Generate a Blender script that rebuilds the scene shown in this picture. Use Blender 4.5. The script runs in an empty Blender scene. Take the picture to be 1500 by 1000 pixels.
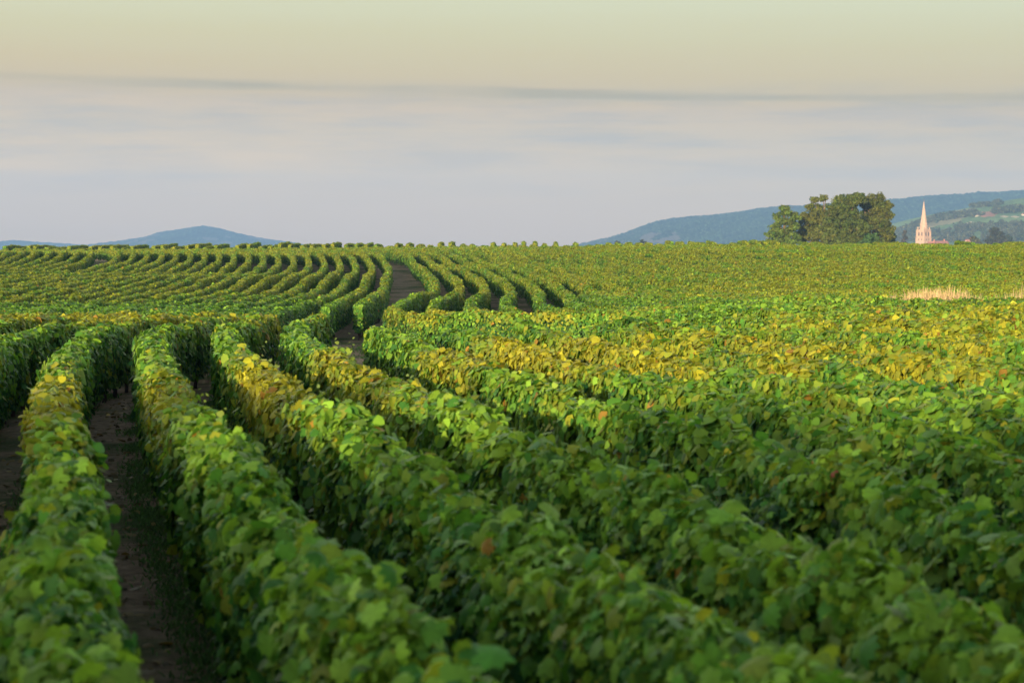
import bpy, math, random
import numpy as np
from mathutils import Vector

S = bpy.context.scene
C = S.collection
rng = np.random.default_rng(7)
random.seed(7)
F_PX = 1500 * 70 / 36.0          # photo pixels per radian-ish, 70 mm on 36 mm
HORIZ = 357.0                    # eye level in the photo, rows of a 1000 px high picture
EYE = 2.55

# ------------------------------------------------------------------ camera
cd = bpy.data.cameras.new("camera")
cam = bpy.data.objects.new("camera", cd)
C.objects.link(cam)
cam.location = (0, 0, EYE)
cam.rotation_euler = (math.radians(90) - math.atan((500 - HORIZ) / F_PX), 0, 0)
cd.lens = 70
cd.sensor_width = 36
cd.clip_start = 0.1
cd.clip_end = 40000
cd.dof.use_dof = True
cd.dof.focus_distance = 45
cd.dof.aperture_fstop = 3.4
S.camera = cam

# ------------------------------------------------------------------ sky and sun
SUN_EL = math.radians(8.5)
SUN_AZ = math.radians(200)        # clockwise from +Y (north): behind the camera, a little to the left
W = bpy.data.worlds.new("World")
S.world = W
W.use_nodes = True
nt = W.node_tree
nt.nodes.clear()
N = nt.nodes.new
L = nt.links.new
SKY_STRENGTH = 0.13
out = N("ShaderNodeOutputWorld")
bg = N("ShaderNodeBackground")
bg.inputs["Strength"].default_value = SKY_STRENGTH
sky = N("ShaderNodeTexSky")
sky.sky_type = 'NISHITA'
sky.sun_disc = False
sky.sun_elevation = SUN_EL
sky.sun_rotation = SUN_AZ
sky.air_density = 1.0
sky.dust_density = 1.6
sky.ozone_density = 1.5
tc = N("ShaderNodeTexCoord")
sep = N("ShaderNodeSeparateXYZ")
L(tc.outputs["Generated"], sep.inputs[0])
# low bank of thin cloud and haze: colour by elevation, streaks by a flat noise
mp = N("ShaderNodeMapping")
mp.inputs["Scale"].default_value = (5.0, 5.0, 90.0)
mp.inputs["Rotation"].default_value = (0, math.radians(-1.1), 0)
L(tc.outputs["Generated"], mp.inputs[0])
nz = N("ShaderNodeTexNoise")
nz.inputs["Scale"].default_value = 1.0
nz.inputs["Detail"].default_value = 6.0
nz.inputs["Roughness"].default_value = 0.55
L(mp.outputs[0], nz.inputs["Vector"])
add = N("ShaderNodeMath"); add.operation = 'MULTIPLY_ADD'
sub = N("ShaderNodeMath"); sub.operation = 'SUBTRACT'; sub.inputs[1].default_value = 0.5
L(nz.outputs["Fac"], sub.inputs[0])
L(sub.outputs[0], add.inputs[0]); add.inputs[1].default_value = 0.009
tilt = N("ShaderNodeMath"); tilt.operation = 'MULTIPLY_ADD'
L(sep.outputs["X"], tilt.inputs[0]); tilt.inputs[1].default_value = 0.020
L(sep.outputs["Z"], tilt.inputs[2])
L(tilt.outputs[0], add.inputs[2])


def lin(r, g, b):
    f = lambda c: (c / 255 / 12.92) if c / 255 <= 0.04045 else ((c / 255 + 0.055) / 1.055) ** 2.4
    return (f(r), f(g), f(b), 1)


sc = N("ShaderNodeMath"); sc.operation = 'MULTIPLY'; sc.inputs[1].default_value = 1 / 0.2
L(add.outputs[0], sc.inputs[0])
ramp = N("ShaderNodeValToRGB")
L(sc.outputs[0], ramp.inputs[0])
HAZE = 1.75e-4
AIR = (0.312, 0.508, 0.735)       # light the haze adds over a very long path
apparent = [(0.0, (196, 201, 210)), (0.0058, (198, 202, 210)), (0.018, (200, 203, 209)), (0.033, (202, 204, 207)), (0.054, (204, 202, 198)), (0.0675, (205, 199, 191)), (0.0716, (202, 196, 185)),
            (0.0788, (203, 197, 181)), (0.0847, (205, 199, 179)), (0.102, (208, 208, 183)), (0.121, (212, 218, 194)), (0.16, (222, 230, 214)), (0.2, (238, 244, 236))]
stops = []
for z_, c_ in apparent:           # what stands behind the haze for the sky to look like that through it
    T_ = math.exp(-HAZE * min(7600, 257 / max(z_, 1e-4)))
    stops.append((z_ / 0.2, tuple((2.1 if z_ == 0.2 else 1.0) * max(0.02, (v - a_ * (1 - T_)) / T_) for v, a_ in zip(lin(*c_)[:3], AIR)) + (1,)))
el = ramp.color_ramp.elements
while len(el) < len(stops):
    el.new(0.5)
for e, (p, c) in zip(el, stops):
    e.position = p
    e.color = c
# faint streaks of cloud inside the bank
mp2 = N("ShaderNodeMapping")
mp2.inputs["Scale"].default_value = (10.0, 10.0, 100.0)
L(tc.outputs["Generated"], mp2.inputs[0])
nz2 = N("ShaderNodeTexNoise")
nz2.inputs["Scale"].default_value = 1.3
nz2.inputs["Detail"].default_value = 8.0
nz2.inputs["Roughness"].default_value = 0.6
L(mp2.outputs[0], nz2.inputs["Vector"])
mr = N("ShaderNodeMapRange")
mr.inputs[1].default_value = 0.40; mr.inputs[2].default_value = 0.66
mr.inputs[3].default_value = 0.0; mr.inputs[4].default_value = 0.30
L(nz2.outputs["Fac"], mr.inputs[0])
win = N("ShaderNodeMapRange")     # only below the top of the bank
win.inputs[1].default_value = 0.082; win.inputs[2].default_value = 0.07
L(sep.outputs["Z"], win.inputs[0])
win2 = N("ShaderNodeMapRange")
win2.inputs[1].default_value = 0.015; win2.inputs[2].default_value = 0.05
L(sep.outputs["Z"], win2.inputs[0])
mul = N("ShaderNodeMath"); mul.operation = 'MULTIPLY'
L(mr.outputs[0], mul.inputs[0]); L(win.outputs[0], mul.inputs[1])
mulb = N("ShaderNodeMath"); mulb.operation = 'MULTIPLY'
L(mul.outputs[0], mulb.inputs[0]); L(win2.outputs[0], mulb.inputs[1])
mixc = N("ShaderNodeMixRGB")
L(mulb.outputs[0], mixc.inputs[0])
L(ramp.outputs[0], mixc.inputs[1])
mixc.inputs[2].default_value = lin(140, 158, 175)
# the one long thin strip of cloud at the top of the bank
bnd = N("ShaderNodeMath"); bnd.operation = 'SUBTRACT'; bnd.inputs[1].default_value = 0.0755
L(add.outputs[0], bnd.inputs[0])
bab = N("ShaderNodeMath"); bab.operation = 'ABSOLUTE'
L(bnd.outputs[0], bab.inputs[0])
bmr = N("ShaderNodeMapRange"); bmr.interpolation_type = 'SMOOTHSTEP'
bmr.inputs[1].default_value = 0.0034; bmr.inputs[2].default_value = 0.0004
L(bab.outputs[0], bmr.inputs[0])
mp3 = N("ShaderNodeMapping"); mp3.inputs["Scale"].default_value = (9, 9, 60)
L(tc.outputs["Generated"], mp3.inputs[0])
nz3 = N("ShaderNodeTexNoise"); nz3.inputs["Scale"].default_value = 1.0; nz3.inputs["Detail"].default_value = 5
L(mp3.outputs[0], nz3.inputs["Vector"])
bm2 = N("ShaderNodeMapRange"); bm2.inputs[1].default_value = 0.36; bm2.inputs[2].default_value = 0.6; bm2.inputs[3].default_value = 0.25; bm2.inputs[4].default_value = 0.95
L(nz3.outputs["Fac"], bm2.inputs[0])
bml = N("ShaderNodeMath"); bml.operation = 'MULTIPLY'
L(bmr.outputs[0], bml.inputs[0]); L(bm2.outputs[0], bml.inputs[1])
mixb = N("ShaderNodeMixRGB")
L(bml.outputs[0], mixb.inputs[0]); L(mixc.outputs[0], mixb.inputs[1])
T_ = math.exp(-HAZE * 257 / 0.0755)
mixb.inputs[2].default_value = tuple((v - a_ * (1 - T_)) / T_ for v, a_ in zip(lin(180, 183, 178)[:3], AIR)) + (1,)
boost = N("ShaderNodeMixRGB"); boost.blend_type = 'MULTIPLY'; boost.inputs[0].default_value = 1
L(mixb.outputs[0], boost.inputs[1])
EXPO = 0.92
SKY_GAIN = 1 / 2 ** EXPO
k = SKY_GAIN / SKY_STRENGTH
boost.inputs[2].default_value = (k, k, k, 1)
up = N("ShaderNodeMapRange")
up.inputs[1].default_value = 0.30; up.inputs[2].default_value = 0.80
L(sep.outputs["Z"], up.inputs[0])
mixs = N("ShaderNodeMixRGB")
east = N("ShaderNodeMapRange")
east.inputs[1].default_value = 0.35; east.inputs[2].default_value = -0.15
L(sep.outputs["Y"], east.inputs[0])
mxu = N("ShaderNodeMath"); mxu.operation = 'MAXIMUM'
L(up.outputs[0], mxu.inputs[0]); L(east.outputs[0], mxu.inputs[1])
L(mxu.outputs[0], mixs.inputs[0])
L(boost.outputs[0], mixs.inputs[1])
L(sky.outputs[0], mixs.inputs[2])
L(mixs.outputs[0], bg.inputs["Color"])
L(bg.outputs[0], out.inputs["Surface"])

sd = bpy.data.lights.new("sun", 'SUN')
sd.energy = 4.6
sd.angle = math.radians(0.5)
sd.color = (1.0, 0.79, 0.50)
so = bpy.data.objects.new("sun", sd)
C.objects.link(so)
to_sun = Vector((math.sin(SUN_AZ) * math.cos(SUN_EL), math.cos(SUN_AZ) * math.cos(SUN_EL), math.sin(SUN_EL)))
so.rotation_euler = to_sun.to_track_quat('Z', 'Y').to_euler()
so.location = (-30, -60, 60)
S.view_settings.view_transform = 'Standard'
S.view_settings.look = 'None'
S.view_settings.gamma = 1
S.view_settings.use_curve_mapping = False
S.view_settings.exposure = EXPO
S.cycles.max_bounces = 6
S.cycles.diffuse_bounces = 4
S.cycles.transmission_bounces = 4
S.cycles.volume_bounces = 1
S.cycles.use_denoising = True


# ------------------------------------------------------------------ helpers
def tag(o, label=None, cat=None, group=None, kind=None):
    if label: o["label"] = label
    if cat: o["category"] = cat
    if group: o["group"] = group
    if kind: o["kind"] = kind
    return o


def empty(name, loc=(0, 0, 0)):
    o = bpy.data.objects.new(name, None)
    o.location = loc
    o.empty_display_size = 0.3
    C.objects.link(o)
    return o


def link_mesh(name, me, parent=None, loc=None):
    o = bpy.data.objects.new(name, me)
    C.objects.link(o)
    if parent: o.parent = parent
    if loc is not None: o.location = loc
    return o


def np_mesh(name, verts, polys, mats, cols=None, smooth=False):
    """verts (n,3); polys: list of index arrays, each (m,k); cols: list of (m,3) per poly array."""
    me = bpy.data.meshes.new(name)
    me.vertices.add(len(verts))
    me.vertices.foreach_set("co", np.ascontiguousarray(verts, dtype=np.float32).ravel())
    loops = np.concatenate([p.ravel() for p in polys]).astype(np.int32)
    sizes = np.concatenate([np.full(len(p), p.shape[1], np.int32) for p in polys])
    starts = np.concatenate([[0], np.cumsum(sizes)[:-1]]).astype(np.int32)
    me.loops.add(len(loops))
    me.loops.foreach_set("vertex_index", loops)
    me.polygons.add(len(sizes))
    me.polygons.foreach_set("loop_start", starts)
    me.polygons.foreach_set("loop_total", sizes)
    if smooth:
        me.polygons.foreach_set("use_smooth", np.ones(len(sizes), dtype=bool))
    for m in mats:
        me.materials.append(m)
    if cols is not None:
        a = me.attributes.new("tint", 'FLOAT_COLOR', 'FACE')
        c = np.concatenate(cols)
        c = np.concatenate([c, np.ones((len(c), 1))], axis=1)
        a.data.foreach_set("color", np.ascontiguousarray(c, dtype=np.float32).ravel())
    me.update(calc_edges=True)
    return me


class MB:
    """simple mesh collector: boxes, tubes, prisms."""
    def __init__(s):
        s.v = []; s.f = []

    def add(s, vs, fs):
        b = len(s.v)
        s.v += [tuple(v) for v in vs]
        s.f += [tuple(i + b for i in f) for f in fs]
        return s

    def box(s, x0, x1, y0, y1, z0, z1, rot=0.0, c=(0, 0)):
        ca, sa = math.cos(rot), math.sin(rot)
        vs = []
        for z in (z0, z1):
            for x, y in ((x0, y0), (x1, y0), (x1, y1), (x0, y1)):
                vs.append((c[0] + x * ca - y * sa, c[1] + x * sa + y * ca, z))
        return s.add(vs, [(3, 2, 1, 0), (4, 5, 6, 7), (0, 1, 5, 4), (1, 2, 6, 5), (2, 3, 7, 6), (3, 0, 4, 7)])

    def tube(s, pts, rads, n=6):
        b = len(s.v)
        for i, (p, r) in enumerate(zip(pts, rads)):
            p = Vector(p)
            d = (Vector(pts[min(i + 1, len(pts) - 1)]) - Vector(pts[max(i - 1, 0)])).normalized()
            a = d.orthogonal().normalized(); c = d.cross(a)
            for j in range(n):
                t = 2 * math.pi * j / n
                s.v.append(tuple(p + (a * math.cos(t) + c * math.sin(t)) * r))
        for i in range(len(pts) - 1):
            for j in range(n):
                j2 = (j + 1) % n
                s.f.append((b + i * n + j, b + i * n + j2, b + (i + 1) * n + j2, b + (i + 1) * n + j))
        s.f.append(tuple(b + j for j in reversed(range(n))))
        s.f.append(tuple(b + (len(pts) - 1) * n + j for j in range(n)))
        return s

    def build(s, name, m, parent=None, loc=None, smooth=False):
        me = bpy.data.meshes.new(name)
        me.from_pydata(s.v, [], s.f)
        if m: me.materials.append(m)
        if smooth:
            for p in me.polygons: p.use_smooth = True
        me.update()
        return link_mesh(name, me, parent, loc)


def material(name):
    m = bpy.data.materials.new(name)
    m.use_nodes = True
    return m, m.node_tree, m.node_tree.nodes["Principled BSDF"]


def noise_mat(name, c1, c2, scale, rough=0.9, c3=None, bump=0.0, bscale=None, detail=6):
    m, t, p = material(name)
    tcn = t.nodes.new("ShaderNodeTexCoord")
    n1 = t.nodes.new("ShaderNodeTexNoise"); n1.inputs["Scale"].default_value = scale; n1.inputs["Detail"].default_value = detail
    t.links.new(tcn.outputs["Object"], n1.inputs["Vector"])
    r = t.nodes.new("ShaderNodeValToRGB")
    t.links.new(n1.outputs["Fac"], r.inputs[0])
    r.color_ramp.elements[0].position = 0.35; r.color_ramp.elements[0].color = (*c1, 1)
    r.color_ramp.elements[1].position = 0.65; r.color_ramp.elements[1].color = (*c2, 1)
    if c3:
        e = r.color_ramp.elements.new(0.8); e.color = (*c3, 1)
    t.links.new(r.outputs[0], p.inputs["Base Color"])
    p.inputs["Roughness"].default_value = rough
    p.inputs["Specular IOR Level"].default_value = 0.2
    if bump:
        n2 = t.nodes.new("ShaderNodeTexNoise"); n2.inputs["Scale"].default_value = bscale or scale * 4; n2.inputs["Detail"].default_value = 8
        t.links.new(tcn.outputs["Object"], n2.inputs["Vector"])
        b = t.nodes.new("ShaderNodeBump"); b.inputs["Strength"].default_value = 1.0; b.inputs["Distance"].default_value = bump
        t.links.new(n2.outputs["Fac"], b.inputs["Height"])
        t.links.new(b.outputs[0], p.inputs["Normal"])
    return m


def leaf_mat(name, rough, spec, trans):
    m, t, p = material(name)
    a = t.nodes.new("ShaderNodeAttribute"); a.attribute_name = "tint"
    t.links.new(a.outputs["Color"], p.inputs["Base Color"])
    p.inputs["Roughness"].default_value = rough
    p.inputs["Specular IOR Level"].default_value = spec
    tr = t.nodes.new("ShaderNodeBsdfTranslucent")
    g = t.nodes.new("ShaderNodeMixRGB"); g.blend_type = 'MULTIPLY'; g.inputs[0].default_value = 1
    g.inputs[2].default_value = (1.35, 1.25, 0.6, 1)
    t.links.new(a.outputs["Color"], g.inputs[1])
    t.links.new(g.outputs[0], tr.inputs["Color"])
    mx = t.nodes.new("ShaderNodeMixShader"); mx.inputs[0].default_value = trans
    o = t.nodes["Material Output"]
    t.links.new(p.outputs[0], mx.inputs[1]); t.links.new(tr.outputs[0], mx.inputs[2])
    t.links.new(mx.outputs[0], o.inputs["Surface"])
    return m


def tint_mat(name, rough=0.95):
    m, t, p = material(name)
    a = t.nodes.new("ShaderNodeAttribute"); a.attribute_name = "tint"
    t.links.new(a.outputs["Color"], p.inputs["Base Color"])
    p.inputs["Roughness"].default_value = rough
    p.inputs["Specular IOR Level"].default_value = 0.1
    return m


M_LEAF = leaf_mat("vine_leaf", 0.5, 0.14, 0.36)
M_TREE = leaf_mat("tree_leaf", 0.6, 0.2, 0.15)
M_TINT = tint_mat("far_ground")
M_BARK = noise_mat("bark", (0.05, 0.035, 0.025), (0.12, 0.085, 0.06), 8, bump=0.02)
M_PALEBARK = noise_mat("pale_bark", (0.13, 0.085, 0.055), (0.24, 0.16, 0.10), 3)
M_STRAW = leaf_mat("straw", 0.7, 0.2, 0.2)
M_GRASS = leaf_mat("grass", 0.6, 0.2, 0.2)


# ------------------------------------------------------------------ smooth noise
class Wob:
    def __init__(s, seed, octs, dim):
        r = np.random.default_rng(seed)
        s.k = []
        for wl, amp in octs:
            for _ in range(3):
                v = r.normal(size=dim); v /= np.linalg.norm(v)
                s.k.append((v * 2 * math.pi / wl * r.uniform(0.7, 1.4), r.uniform(0, 6.28), amp / 1.7))

    def __call__(s, *xs):
        o = 0
        for kv, ph, a in s.k:
            q = ph
            for kk, x in zip(kv, xs):
                q = q + kk * x
            o = o + a * np.sin(q)
        return o


def sstep(a, b, x):
    t = np.clip((x - a) / (b - a), 0, 1)
    return t * t * (3 - 2 * t)


# ------------------------------------------------------------------ terrain
_PD = np.array([-160, 0, 28, 40, 50, 60, 71, 81, 92, 104, 118, 136, 150, 160, 170, 190, 208, 217, 240, 262, 300, 360, 420, 600, 1000, 1500, 3000, 9500], float)
_PG = np.array([2.5, 2.55, 2.55, 2.7, 2.95, 3.2, 3.25, 3.17, 3.05, 2.9, 2.74, 2.52, 2.06, 1.76, 1.64, 1.58, 1.56, 1.0, 0.98, 1.5, 2.6, 4.0, 5.5, 9, 18, 25, 28, 32], float)
_wt = Wob(3, [(9, 0.03), (26, 0.06)], 2)


def drop(X, d):
    """how far the ground lies below the eye"""
    X = np.asarray(X, float); d = np.asarray(d, float)
    p = np.interp(d, _PD, _PG)
    for w in (3, 5):
        p = 0.5 * p + 0.25 * (np.interp(d - w, _PD, _PG) + np.interp(d + w, _PD, _PG))
    st = 28 + np.clip((X + 2) * 2.2, 0, 18)
    g = 2.55 + (p - 2.55) * sstep(0, 18, d - st)
    near = 1 - sstep(230, 300, d)
    g = g - sstep(130, 200, d) * near * np.clip(X, -60, 60) * 0.0052
    g = g + _wt(X, d) * sstep(30, 60, d) * near
    return g


def gz(X, d):
    return EYE - drop(X, d)


gd = np.concatenate([np.arange(-140, 0, 10), np.arange(0, 60, 0.8), np.arange(60, 280, 2.5), np.arange(280, 500, 20), np.geomspace(500, 7500, 24)])
gx0 = np.concatenate([np.linspace(-1, -0.03, 60), np.linspace(-0.028, 0.028, 71), np.linspace(0.03, 1, 60)])
gx = np.sign(gx0) * (np.abs(gx0) * 1000 + np.abs(gx0) ** 4 * 4800)
gx = np.sign(gx0) * (np.abs(gx0) ** 2 * 5800 + np.abs(gx0) * 40)
XX, DD = np.meshgrid(gx, gd)
V = np.stack([XX.ravel(), DD.ravel(), gz(XX, DD).ravel()], 1)
nx, nd = len(gx), len(gd)
ii = (np.arange(nd - 1)[:, None] * nx + np.arange(nx - 1)[None]).ravel()
Q = np.stack([ii, ii + 1, ii + nx + 1, ii + nx], 1)


def ground_mat():
    m, t, p = material("vineyard_soil")
    tcn = t.nodes.new("ShaderNodeTexCoord")
    def noi(s, det=8, r=0.6):
        n = t.nodes.new("ShaderNodeTexNoise")
        n.inputs["Scale"].default_value = s; n.inputs["Detail"].default_value = det; n.inputs["Roughness"].default_value = r
        t.links.new(tcn.outputs["Object"], n.inputs["Vector"]); return n
    a = noi(7); b = noi(0.45, 5); c = noi(45, 4)
    r1 = t.nodes.new("ShaderNodeValToRGB"); t.links.new(a.outputs["Fac"], r1.inputs[0])
    r1.color_ramp.elements[0].position = 0.3; r1.color_ramp.elements[0].color = (0.19, 0.12, 0.070, 1)
    r1.color_ramp.elements[1].position = 0.72; r1.color_ramp.elements[1].color = (0.50, 0.345, 0.21, 1)
    r2 = t.nodes.new("ShaderNodeValToRGB"); t.links.new(c.outputs["Fac"], r2.inputs[0])
    r2.color_ramp.elements[0].position = 0.3; r2.color_ramp.elements[0].color = (0.05, 0.075, 0.022, 1)
    r2.color_ramp.elements[1].position = 0.7; r2.color_ramp.elements[1].color = (0.17, 0.18, 0.06, 1)
    mr_ = t.nodes.new("ShaderNodeMapRange"); mr_.inputs[1].default_value = 0.46; mr_.inputs[2].default_value = 0.62
    t.links.new(b.outputs["Fac"], mr_.inputs[0])
    mx = t.nodes.new("ShaderNodeMixRGB"); t.links.new(mr_.outputs[0], mx.inputs[0])
    t.links.new(r1.outputs[0], mx.inputs[1]); t.links.new(r2.outputs[0], mx.inputs[2])
    t.links.new(mx.outputs[0], p.inputs["Base Color"])
    p.inputs["Roughness"].default_value = 1; p.inputs["Specular IOR Level"].default_value = 0.1
    bp = t.nodes.new("ShaderNodeBump"); bp.inputs["Distance"].default_value = 0.09
    t.links.new(a.outputs["Fac"], bp.inputs["Height"]); t.links.new(bp.outputs[0], p.inputs["Normal"])
    return m


g = link_mesh("ground", np_mesh("ground", V, [Q], [ground_mat()], smooth=True))
tag(g, kind="structure")

# ------------------------------------------------------------------ vine rows: geometry
_hw = Wob(11, [(0.45, 0.14), (0.95, 0.22), (2.4, 0.16), (7, 0.10)], 2)
_ht0 = Wob(12, [(0.45, 0.022), (0.9, 0.05), (2.3, 0.055), (9, 0.035)], 2)


def _ht(s, k_, d):
    return _ht0(s, k_) * (1 - 0.38 * sstep(11, 20, d))


_yl = Wob(13, [(1.6, 0.25), (4.5, 0.30), (15, 0.25)], 2)
_ys = Wob(15, [(0.35, 0.5), (0.9, 0.5)], 3)
_gr = Wob(14, [(0.7, 0.35), (3.0, 0.35), (11, 0.3)], 2)


def yellow_prob(X, d, zr):
    """how likely a leaf has turned: patches of vines that yellow first, worst at the top of the hedge"""
    c = np.interp(X, [-8, -4, -2, 0, 3, 6, 10, 20], [15, 18, 20.5, 23.5, 26.5, 31, 35, 38])
    w = np.interp(X, [-8, -2, 3, 8], [4.2, 4.2, 6.5, 12])
    b1 = 1.05 * np.exp(-((d - c) / w) ** 2) * np.where(d < 50, 1, 0)
    b2 = 1.25 * np.exp(-((d - 42) / 6) ** 2) * sstep(-2.0, -4.5, X)
    b3 = np.exp(-((d - 57) / 7.0) ** 2) * sstep(-5, -3.5, X) * 0.9
    b4 = 0.62 * sstep(62, 85, d)
    b5 = 0.03 + 0.26 * sstep(30, 40, d) * sstep(4, 8, X)
    p = np.maximum.reduce([b1, b2, b3, b4 + 0 * X, b5])
    n = _yl(X, d)
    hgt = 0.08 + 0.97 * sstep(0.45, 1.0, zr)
    return np.clip(p * (1.0 + 1.15 * n) * hgt, 0, 0.95)


G_DARK = np.array([0.016, 0.074, 0.026]); G_MID = np.array([0.066, 0.205, 0.028]); G_LITE = np.array([0.210, 0.380, 0.042])
Y_GRN = np.array([0.215, 0.280, 0.032]); YEL = np.array([0.375, 0.365, 0.032]); ORA = np.array([0.32, 0.19, 0.035]); RED = np.array([0.28, 0.08, 0.04])


def leaf_colours(X, d, zr, r):
    n = len(X)
    t = np.clip(r.beta(1.15, 1.45, n) + 0.25 * _gr(X, d) + 0.30 * (zr - 0.6) + 0.22 * sstep(0.82, 1.0, zr), 0, 1)[:, None]  # tops tinted paler: young growth, exaggerated to stand for lit hedge tops
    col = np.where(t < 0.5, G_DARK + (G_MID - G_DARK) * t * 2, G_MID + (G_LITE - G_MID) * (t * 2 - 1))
    p = yellow_prob(X, d, zr)
    far = sstep(50, 90, d)
    p = p * (0.78 + 0.5 * r.random())
    y = np.clip((p * 1.0 - 0.09) + r.normal(0, 0.27 - 0.10 * far, n) + 0.24 * _ys(X, d, zr * 1.2) * (0.4 + p), 0, 1)[:, None]
    y = np.minimum(y, 1 - 0.36 * far[:, None])
    y = np.where(r.random((n, 1)) < 0.018, r.random((n, 1)), y)
    col = np.where(y < 0.5, col + (Y_GRN - col) * np.clip(y * 2, 0, 1) ** 1.3, Y_GRN + (YEL - Y_GRN) * (y * 2 - 1))
    v = r.random(n)
    col = np.where((v < 0.003 + 0.02 * p)[:, None], ORA, col)
    col = np.where((v > 0.9996)[:, None], RED, col)
    return col * np.clip(np.exp(r.normal(0, 0.20, (n, 1))), 0.55, 1.6)


# leaf outlines: x across, y from stalk (0) to tip (1)
T0 = np.array([(0, 0.06), (0.20, -0.10), (0.41, -0.02), (0.40, 0.17), (0.54, 0.35), (0.39, 0.50), (0.37, 0.72), (0.19, 0.71), (0.0, 1.0),
               (-0.19, 0.71), (-0.37, 0.72), (-0.39, 0.50), (-0.54, 0.35), (-0.40, 0.17), (-0.41, -0.02), (-0.20, -0.10), (0, 0.42)])
T0z = np.array([0.0, -.08, -.12, -.04, -.14, -.04, -.12, -.02, -.16, -.02, -.12, -.04, -.14, -.04, -.12, -.08, 0.06])
T0f = np.array([(16, i, (i + 1) % 16) for i in range(16)])
T1 = np.array([(0, 0), (0.44, 0.02), (0.50, 0.42), (0.26, 0.80), (0, 1.0), (-0.26, 0.80), (-0.50, 0.42), (-0.44, 0.02)])
T1z = np.array([0.03, -.08, -.08, -.06, -.05, -.06, -.08, -.08])
T1f = np.array([(0, 1, 2, 3), (0, 3, 4, 4), (0, 4, 5, 5), (0, 5, 6, 7)])
T2 = np.array([(0, 0), (0.48, 0.35), (0, 1.0), (-0.48, 0.35)])
T2z = np.array([0, -.06, 0, -.06])


def leaf_faces(P, Nr, Tp, size, col, lod):
    """P centre, Nr normal, Tp tip direction (both roughly unit); returns verts, [polys], [cols]"""
    Nr = Nr / np.linalg.norm(Nr, axis=1, keepdims=True)
    Tp = Tp - Nr * (Tp * Nr).sum(1, keepdims=True)
    Tp = Tp / np.maximum(np.linalg.norm(Tp, axis=1, keepdims=True), 1e-6)
    B = np.cross(Nr, Tp)
    tx, tz = ((T0, T0z), (T1, T1z), (T2, T2z))[lod]
    sz = size[:, None, None]
    curl = rng.uniform(0.2, 2.4, len(P))[:, None, None]
    V = P[:, None, :] + sz * (tx[None, :, 0, None] * B[:, None] + (tx[None, :, 1, None] - 0.42) * Tp[:, None] + tz[None, :, None] * curl * Nr[:, None])
    n, m = len(P), len(tx)
    base = (np.arange(n) * m)[:, None, None]
    if lod == 0:
        f = (base + T0f[None]).reshape(-1, 3)
        return V.reshape(-1, 3), [f], [np.repeat(col, 16, 0) * rng.uniform(0.88, 1.12, (len(col) * 16, 1))]
    if lod == 1:
        q = (base + np.array([(0, 1, 2, 3), (0, 5, 6, 7)])[None]).reshape(-1, 4)
        t3 = (base + np.array([(0, 3, 4), (0, 4, 5)])[None]).reshape(-1, 3)
        return V.reshape(-1, 3), [q, t3], [np.repeat(col, 2, 0), np.repeat(col, 2, 0)]
    return V.reshape(-1, 3), [np.arange(n * 4).reshape(-1, 4)], [col]


def catmull(pts, step):
    P = np.array(pts, float)
    Pe = np.vstack([2 * P[0] - P[1], P, 2 * P[-1] - P[-2]])
    o = []
    for i in range(1, len(Pe) - 2):
        p0, p1, p2, p3 = Pe[i - 1:i + 3]
        n = max(2, int(np.linalg.norm(p2 - p1) / 0.25))
        t = np.linspace(0, 1, n, endpoint=False)[:, None]
        o.append(0.5 * (2 * p1 + (p2 - p0) * t + (2 * p0 - 5 * p1 + 4 * p2 - p3) * t ** 2 + (-p0 + 3 * p1 - 3 * p2 + p3) * t ** 3))
    o.append(P[-1:])
    o = np.vstack(o)
    s = np.concatenate([[0], np.cumsum(np.linalg.norm(np.diff(o, axis=0), axis=1))])
    ss = np.linspace(0, s[-1], max(3, int(s[-1] / step)))
    return np.stack([np.interp(ss, s, o[:, 0]), np.interp(ss, s, o[:, 1])], 1)


def visible(p, margin=1.5):
    return (np.abs(p[:, 0]) < 0.259 * p[:, 1] + margin) & (p[:, 1] > 2.0)


def leaf_density(d):
    return np.clip(50000 / d, 235, 2100)


def leaf_size(d):
    return np.clip(0.076 * (np.maximum(d, 24) / 24) ** 0.18, 0.076, 0.104)


N_LEAVES = 0
ROWS = []


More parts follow.
